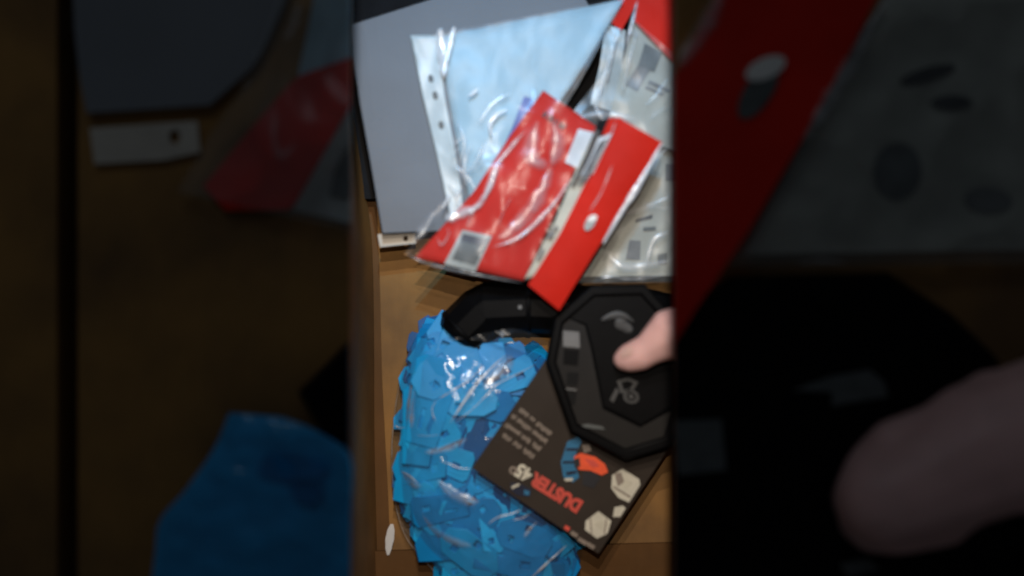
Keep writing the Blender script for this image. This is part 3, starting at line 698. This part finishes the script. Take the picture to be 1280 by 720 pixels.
def clip_mesh(name, kind):
    mm = 0.001
    if kind == 0:    # long hexagonal plate with two small square holes
        o = [(-16, -4), (-11, -9), (8, -9), (15, -5), (16, 2), (9, 9), (-9, 8), (-16, 3)]
        hs = [[(-1.5, 4), (1.5, 4), (1.5, 7), (-1.5, 7)], [(-9, -5), (-6, -5), (-6, -2), (-9, -2)]]
    elif kind == 1:  # pentagon with an open notch
        o = [(-14, -9), (13, -10), (16, 0), (6, 10), (2.5, 10), (2.5, 6.5), (-1.5, 6.5), (-1.5, 10), (-10, 8), (-15, 1)]
        hs = [[(7, -6), (10, -6), (10, -3), (7, -3)]]
    else:            # wedge with a slot
        o = [(-17, -6), (15, -9), (17, -6), (17, 6), (15, 9), (-17, 6)]
        hs = [[(6, -3), (10, -3), (10, 0), (6, 0)], [(-10, 1), (-4, 1), (-4, 2.6), (-10, 2.6)]]
    hs = [[(c[0] + (x - c[0]) * 1.4, c[1] + (y - c[1]) * 1.4) for x, y in lp] for lp in hs for c in [(sum(q[0] for q in lp) / 4, sum(q[1] for q in lp) / 4)]]
    return slab_mesh(name, [[(x * mm, y * mm) for x, y in lp] for lp in [o] + hs], 0.0022, 0.0003)
clipm = []
for kind in range(3):
    for c in ('blue', 'blue2', 'blue3'):
        me = clip_mesh('tile_clip', kind); me.materials.append(M[c]); clipm.append(me)
rng = random.Random(11)
spots = []
def place_clip(u, v, depth, tilt, sc=1.0, me=None, rz=None):
    x, y = bag_xy(u, v); h = max(bag_top(u, v) - depth, 0.0055)
    # slope of the heap
    e = 0.03
    p0 = P(*bag_xy(u - e, v), bag_top(u - e, v)); p1 = P(*bag_xy(u + e, v), bag_top(u + e, v))
    q0 = P(*bag_xy(u, v - e), bag_top(u, v - e)); q1 = P(*bag_xy(u, v + e), bag_top(u, v + e))
    n = (q1 - q0).cross(p1 - p0).normalized()
    if n.z < 0: n = -n
    n = (n * 0.45 + Vector((rng.gauss(0, tilt), rng.gauss(0, tilt), 0.6))).normalized()
    z = n; t = Vector((math.cos(rz), math.sin(rz), 0)) if rz is not None else Vector((math.cos(rng.uniform(-.5, .9)) , math.sin(rng.uniform(-.6, .9)), 0))
    if rng.random() < .3 and rz is None: t = Vector((rng.uniform(-1, 1), rng.uniform(-1, 1), 0.0))
    xax = (t - z * t.dot(z)).normalized(); yax = z.cross(xax)
    m = Matrix(((xax.x, yax.x, z.x, 0), (xax.y, yax.y, z.y, 0), (xax.z, yax.z, z.z, 0), (0, 0, 0, 1)))
    o = bpy.data.objects.new('tile_clip', me or rng.choice(clipm)); C.objects.link(o)
    o.matrix_world = Matrix.Translation(P(x, y, h)) @ m @ Matrix.Diagonal((sc, sc, 1, 1))
    tag(o, 'flat blue plastic clip jumbled in the bulging clear bag', 'plastic clip', 'blue clips inside the clear bag')
    return o
# a lower bed, then a loose upper layer, spread so they do not all coincide
def scatter(n, depth0, depth1, tilt, mind, sc0, sc1):
    pts = []; tries = 0
    while len(pts) < n and tries < 6000:
        tries += 1
        u, v = rng.uniform(0.14, 0.86), rng.uniform(0.05, 0.96)
        x, y = bag_xy(u, v)
        if x > 660 and y > 500 and y < 640: continue
        if x > 590 - (440 - y) * 0.4 and y < 448: continue
        a_, b_ = bag_xy(0, v)[0], bag_xy(1, v)[0]; r_ = 27 * sc0
        if x - a_ < r_ or b_ - x < r_ * 0.9: continue
        if all((x - a) ** 2 + (y - b) ** 2 > mind * mind for a, b, _, _ in pts): pts.append((x, y, u, v))
    for x, y, u, v in pts:
        k = rng.uniform(sc0, sc1)
        q = CMi @ P(x, y, 0.035)
        under = -0.012 < q.x and -0.018 < q.y      # pressed down where the card lies on the bag
        place_clip(u, v, rng.uniform(depth0, depth1) + (0.010 if under else 0), tilt, k)
def edge_row(n, uu, depth, sc):
    for k in range(n):
        v = 0.05 + 0.9 * (k + rng.uniform(.1, .9)) / n
        if uu > .5 and v < .75: continue
        a = bag_xy(uu, v - .02); b = bag_xy(uu, v + .02)
        place_clip(uu, v, depth + rng.uniform(-.001, .002), 0.06, sc * rng.uniform(.85, 1.1), None, math.atan2(a[1] - b[1], b[0] - a[0]) + rng.gauss(0, .15))
edge_row(16, 0.095, 0.004, 0.7); edge_row(15, 0.14, 0.003, 0.85); edge_row(14, 0.20, 0.003, 0.95); edge_row(14, 0.91, 0.004, 0.65); edge_row(8, 0.84, 0.003, 0.8)
for k in range(12):
    place_clip(0.1 + 0.8 * k / 11, rng.uniform(.86, .93), 0.003, 0.08, 0.9)
# the bulk of the heap beneath: hundreds more clips, joined into one mesh
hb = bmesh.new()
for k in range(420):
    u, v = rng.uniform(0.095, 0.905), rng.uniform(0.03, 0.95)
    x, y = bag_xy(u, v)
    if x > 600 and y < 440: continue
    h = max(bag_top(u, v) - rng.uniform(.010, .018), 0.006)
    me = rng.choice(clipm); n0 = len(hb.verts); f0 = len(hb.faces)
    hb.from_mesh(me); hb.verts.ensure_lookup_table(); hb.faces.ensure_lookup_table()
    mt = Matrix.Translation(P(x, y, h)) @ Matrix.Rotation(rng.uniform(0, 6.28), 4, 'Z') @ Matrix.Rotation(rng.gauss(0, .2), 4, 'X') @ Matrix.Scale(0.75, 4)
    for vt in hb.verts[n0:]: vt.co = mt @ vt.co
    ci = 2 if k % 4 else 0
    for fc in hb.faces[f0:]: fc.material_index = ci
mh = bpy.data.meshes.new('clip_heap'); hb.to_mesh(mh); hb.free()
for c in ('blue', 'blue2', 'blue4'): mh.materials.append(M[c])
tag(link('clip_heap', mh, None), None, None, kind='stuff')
scatter(50, 0.006, 0.011, 0.16, 22, 1.0, 1.2)
scatter(30, 0.0015, 0.005, 0.07, 33, 1.05, 1.35)
# three larger flat pieces lie side by side at the far end of the bag
for (u, v, rz, sc) in ((0.42, 0.10, 1.2, 1.5), (0.22, 0.28, 1.35, 1.7), (0.30, 0.17, 0.5, 1.5), (0.16, 0.36, 1.5, 1.5)):
    tag(place_clip(u, v, 0.0005, 0.04, sc, clipm[6] if v > .2 else clipm[0], rz), 'broad flat blue clip at the end of the bag nearest the black hose', None, 'broad clips at the hose end of the bag')

# ------------------------------------------------------------------ bright spot at the wall: a highlight painted as a white ribbon
sc_ = crease('tape_scrap', [(490, 655), (488, 668), (486, 682), (485, 694)], 9, lambda x, y: 0.006, M['bunch'], None, 0.001, 20, 0.003)
tag(sc_, 'small glossy white scrap standing between the blue bag and the box wall', 'scrap')

# ------------------------------------------------------------------ hand
def blob_hand(name, chains, m, voxel=0.0013, smooth=6):
    """one continuous skin from tapered chains: dense spheres fused by a voxel remesh"""
    bm = bmesh.new()
    for ch in chains:
        for (p, r), (q, s) in zip(ch, ch[1:]):
            n = max(2, int((q - p).length / (min(r, s) * 0.22)))
            for i in range(n + 1):
                t = i / n; c = p.lerp(q, t); rr = r + (s - r) * t
                bmesh.ops.create_icosphere(bm, subdivisions=2, radius=rr, matrix=Matrix.Translation(c))
    me = bpy.data.meshes.new(name); bm.to_mesh(me); bm.free()
    o = bpy.data.objects.new(name, me); C.objects.link(o)
    rm = o.modifiers.new('remesh', 'REMESH'); rm.mode = 'VOXEL'; rm.voxel_size = voxel
    sm = o.modifiers.new('smooth', 'SMOOTH'); sm.factor = 0.5; sm.iterations = smooth
    bpy.context.view_layer.update()
    me2 = bpy.data.meshes.new_from_object(o.evaluated_get(bpy.context.evaluated_depsgraph_get()))
    bpy.data.objects.remove(o); bpy.data.meshes.remove(me)
    me2.materials.clear(); me2.name = name
    return link(name, me2, m, None, True)
def Q(x, y, h, r): return (P(x, y, h), r * S * (H - h) / H)
thumb = [Q(781, 449, .066, 15), Q(788, 447, .067, 19), Q(800, 443, .069, 21), Q(812, 436, .071, 21), Q(824, 427, .072, 26), Q(840, 417, .073, 33), Q(868, 422, .072, 37), Q(905, 430, .068, 40)]
palm = [Q(905, 430, .066, 40), Q(930, 400, .062, 42), Q(960, 410, .064, 44), Q(990, 430, .068, 42), Q(1040, 460, .074, 36)]
palm2 = [Q(925, 385, .060, 30), Q(930, 440, .060, 34), Q(940, 480, .056, 30)]
fing = [[Q(928, 372, .058, 19), Q(888, 352, .046, 17), Q(868, 372, .022, 15), Q(878, 392, .014, 13)],
        [Q(930, 398, .056, 19), Q(890, 400, .040, 17), Q(874, 416, .020, 15), Q(886, 432, .013, 13)],
        [Q(932, 432, .052, 18), Q(900, 452, .036, 16), Q(884, 464, .020, 14.5), Q(894, 476, .013, 13)],
        [Q(940, 466, .050, 16), Q(916, 494, .034, 14), Q(900, 502, .020, 12.5), Q(906, 510, .012, 11)]]
hand = blob_hand('hand', [thumb, palm, palm2] + fing, M['skin'], smooth=10)
# thumbnail, seen at a slant on the upper side of the tip
nb_ = bmesh.new(); rows = []
for j in range(7):
    t = j / 6; row = []
    for i in range(7):
        a_ = (i / 6 - .5) * 1.5
        x = 776 + 15 * t - 2 * math.sin(a_) ; y = 440 - 3.5 * t + 9.5 * math.sin(a_) * (1 - .25 * (2 * t - 1) ** 2) + 2
        row.append(nb_.verts.new(P(x, y, .0757 + .0028 * t + .0022 * (math.cos(a_) - 1) - .0016 * (1 - t) ** 2)))
    rows.append(row)
for a_, b_ in zip(rows, rows[1:]):
    for i in range(6): nb_.faces.new((a_[i], a_[i + 1], b_[i + 1], b_[i]))
from_bm('thumbnail', nb_, M['nail'], hand, True)
tag(hand, 'bare hand reaching in from the side, thumb pressed on the black octagonal hood', 'hand')

# ------------------------------------------------------------------ added dim things on the flaps: enlarged repeats of the contents, masked from the added spots
# on the folded-out flap
g = sheet('paper_sheet', [(90, -40), (93, 40), (100, 100), (108, 141)], [(372, -40), (352, 10), (320, 80), (262, 131)],
          lambda x, y, u, v: FL + 0.006, M['grey_paper'], None, 10, 10, 0.005, curve=False)
tag(g, 'dim grey paper sheet on the folded-out flap, beside the black gap', 'paper')
g = slab('paper_strip', [(112, 160), (246, 151), (250, 190), (205, 200), (118, 205)], FL + 0.003, 0.0022, M['tab'], None, [circle(218, 171, 7, 9)])
tag(g, 'dim cream strip with one round hole, on the folded-out flap below the grey paper', 'paper strip')
dp = thing('red_packet', 'dim clear packet with a red corner and grey label, on the folded-out flap', 'packet', P(360, 190, FL))
fh = lambda x, y: FL + 0.004 + 0.0015 * nz(x, y, 0.01, 71)
sheet('red_card', [(438, 72), (370, 96), (310, 165), (254, 233)], [(438, 132), (405, 190), (365, 262), (282, 263)], lambda x, y, u, v: fh(x, y), M['red'], dp, 12, 16, 0.001, curve=False)
sheet('label_window', [(438, 128), (402, 190), (366, 262)], [(438.5, 277), (438, 278), (437, 279)], lambda x, y, u, v: fh(x, y) - 0.001, M['pale_print'], dp, 6, 10, 0.001, curve=False)
sheet('print', [(438, 176), (418, 214), (412, 246)], [(438.5, 240), (438, 246), (437, 250)], lambda x, y, u, v: fh(x, y) + 0.0004, M['grey_print'], dp, 4, 6, 0.0006, curve=False)
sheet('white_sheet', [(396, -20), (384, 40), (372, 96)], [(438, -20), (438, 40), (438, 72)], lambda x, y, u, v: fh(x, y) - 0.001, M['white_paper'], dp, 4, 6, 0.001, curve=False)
sheet('film', [(350, -30), (322, 80), (262, 170), (222, 240)], [(438, -30), (438, 80), (438, 180), (438, 288)], lambda x, y, u, v: fh(x, y) + 0.004 + 0.006 * ridge(x, y, 0.006, 72), M['film_hazy'], dp, 40, 40, 0, curve=False)
crease('film_fold', [(374, 2), (368, 28), (356, 52)], 14, fh, M['fold_soft'], dp, 0.006)
crease('film_fold', [(345, 130), (342, 170), (352, 195), (372, 175)], 14, fh, M['fold_soft'], dp, 0.005)
crease('film_fold', [(318, 62), (320, 76)], 8, fh, M['fold_soft'], dp, 0.006, 10)
db = thing('blue_bag', 'dim clear bag of blue pieces on the folded-out flap', 'bag', P(330, 640, FL))
DL = [(286, 517), (268, 560), (232, 612), (200, 650), (194, 690), (188, 740)]; DR = [(352, 522), (402, 543), (437, 572), (437, 640), (437, 690), (437, 740)]
dbh = lambda x, y, u, v: FL + 0.004 + 0.02 * prof(0.12 + u * 0.6, 0.1 + 0.5 * v) + 0.0022 * nz(x, y, 0.02, 77)
sheet('blue_filling', DL, DR, dbh, M['blue2'], db, 30, 30, 0.004)
sheet('film', DL, DR, lambda x, y, u, v: dbh(x, y, u, v) + 0.003 + 0.003 * ridge(x, y, 0.01, 73), M['film_blue'], db, 40, 40, 0)
sheet('dark_clip', [(335, 566), (322, 592), (345, 602)], [(410, 578), (412, 590), (402, 600)], lambda x, y, u, v: FL + 0.0265, M['blue3'], db, 6, 6, 0.001)
sheet('dark_clip', [(360, 606), (366, 618), (372, 628)], [(404, 610), (402, 622), (392, 632)], lambda x, y, u, v: FL + 0.0275, M['blue3'], db, 6, 6, 0.001)
hz2 = frustum('hose_piece', [(372, 490), (437, 424), (437, 566), (400, 538)], FL + 0.001, [(378, 490), (437, 431), (437, 560), (402, 533)], FL + 0.024, M['black'], None)
tag(hz2, 'dim black hose end above the blue bag on the folded-out flap', 'hose')

# on the half closed flap
rh2 = lambda x, y: FL + 0.020 + 0.0015 * nz(x, y, 0.008, 81)
dq = thing('red_packet', 'dim packet with a broad red header strip and oval hole, on the half closed flap', 'packet', P(950, 180, FL))
sheet('header_card', [(904, -20), (862, 60), (843, 96), (843, 250), (843, 430)], [(1104, -20), (1060, 70), (1006, 168), (934, 292), (866, 392)], lambda x, y, u, v: rh2(x, y), M['red'], dq, 14, 24, 0.0012, curve=False)
slab('hang_hole', circle(948, 114, 40, 17, 20, -1.0), rh2(948, 114) + 0.0016, 0.0008, M['grey_print'], dq)
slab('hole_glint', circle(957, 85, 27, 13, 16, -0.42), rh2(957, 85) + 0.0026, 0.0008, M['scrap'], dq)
crease('edge_fold', [(1112, -10), (1060, 86), (1030, 136), (1004, 178)], 20, rh2, M['fold_soft'], dq, 0.001)
crease('edge_fold', [(906, -10), (880, 36), (846, 86)], 26, rh2, M['fold_soft'], dq, 0.001)
dg = thing('clear_packet', 'dim grey clear packet with dark oval marks, on the half closed flap', 'packet', P(1140, 160, FL))
gh = lambda x, y: FL + 0.006 + 0.002 * nz(x, y, 0.008, 82)
sheet('insert', [(1120, -20), (1010, 165), (950, 280), (930, 318)], [(1300, -20), (1300, 165), (1300, 250), (1300, 312)], lambda x, y, u, v: gh(x, y), M['insert'], dg, 12, 14, 0.004, curve=False)
for (x, y, rx, ry, a, m) in ((1160, 93, 36, 9, -0.28, 'dark_print'), (1190, 128, 26, 9, 0, 'dark_print'), (1122, 214, 30, 36, .1, 'grey_print'), (1236, 250, 30, 16, .1, 'mark')):
    slab('print', circle(x, y, rx, ry, 18, a), gh(x, y) + 0.002, 0.0005, M[m], dg)
sheet('film', [(1112, -20), (1002, 165), (938, 280), (905, 332)], [(1300, -20), (1300, 165), (1300, 250), (1300, 330)], lambda x, y, u, v: gh(x, y) + 0.006 + 0.005 * ridge(x, y, 0.006, 83), M['film_hazy'], dg, 40, 40, 0, curve=False)
crease('film_fold', [(996, 329), (1030, 326), (1062, 330)], 8, gh, M['fold_soft'], dg, 0.004)
dh = thing('hood_cover', 'dim black hood cover with a grey square mark, on the half closed flap', 'hood', P(1000, 520, FL))
frustum('cover', [(843, 400), (910, 345), (1110, 340), (1190, 392), (1246, 446), (1270, 520), (1300, 560), (1300, 760), (843, 760)], FL + 0.001,
        [(843, 405), (915, 352), (1105, 347), (1182, 396), (1236, 450), (1262, 525), (1292, 565), (1292, 760), (843, 760)], FL + 0.012, M['black'], dh)
slab('grey_mark', [(843, 526), (902, 524), (908, 588), (848, 594)], FL + 0.0125, 0.0008, M['grey_print'], dh)
slab('grey_mark', [(990, 488), (1040, 470), (1088, 462), (1106, 478), (1110, 496), (1070, 502), (1040, 508), (1040, 490)], FL + 0.0125, 0.0008, M['grey_print'], dh)  # glare on the cover painted in grey
slab('grey_mark', [(1050, 705), (1085, 698), (1100, 712), (1060, 722)], FL + 0.0125, 0.0008, M['grey_print'], dh)
k0 = FL + 0.040
hand2 = blob_hand('hand', [
    [Q(1105, 622, k0, 62), Q(1160, 598, k0, 74), Q(1230, 560, k0, 88), Q(1330, 535, k0, 100), Q(1460, 545, k0 - .01, 80)],
    [Q(1090, 590, k0 - .008, 36), Q(1080, 625, k0 - .012, 40), Q(1092, 655, k0 - .018, 34)],
    [Q(1180, 540, k0 - .004, 40), Q(1120, 560, k0 - .006, 38), Q(1094, 580, k0 - .018, 34)],
    [Q(1190, 590, k0, 44), Q(1110, 600, k0, 40), Q(1078, 622, k0 - .014, 38)],
    [Q(1190, 630, k0 - .002, 42), Q(1120, 640, k0 - .002, 40), Q(1082, 648, k0 - .016, 36)],
    [Q(1180, 650, k0 - .01, 34), Q(1120, 662, k0 - .012, 33), Q(1088, 664, k0 - .022, 28)],
    [Q(1240, 500, k0 - .006, 40), Q(1200, 530, k0 - .006, 34), Q(1160, 545, k0 - .01, 30)]], M['skin'], 0.0025, 12)
tag(hand2, 'dim closed hand resting on the black cover, on the half closed flap', 'hand')
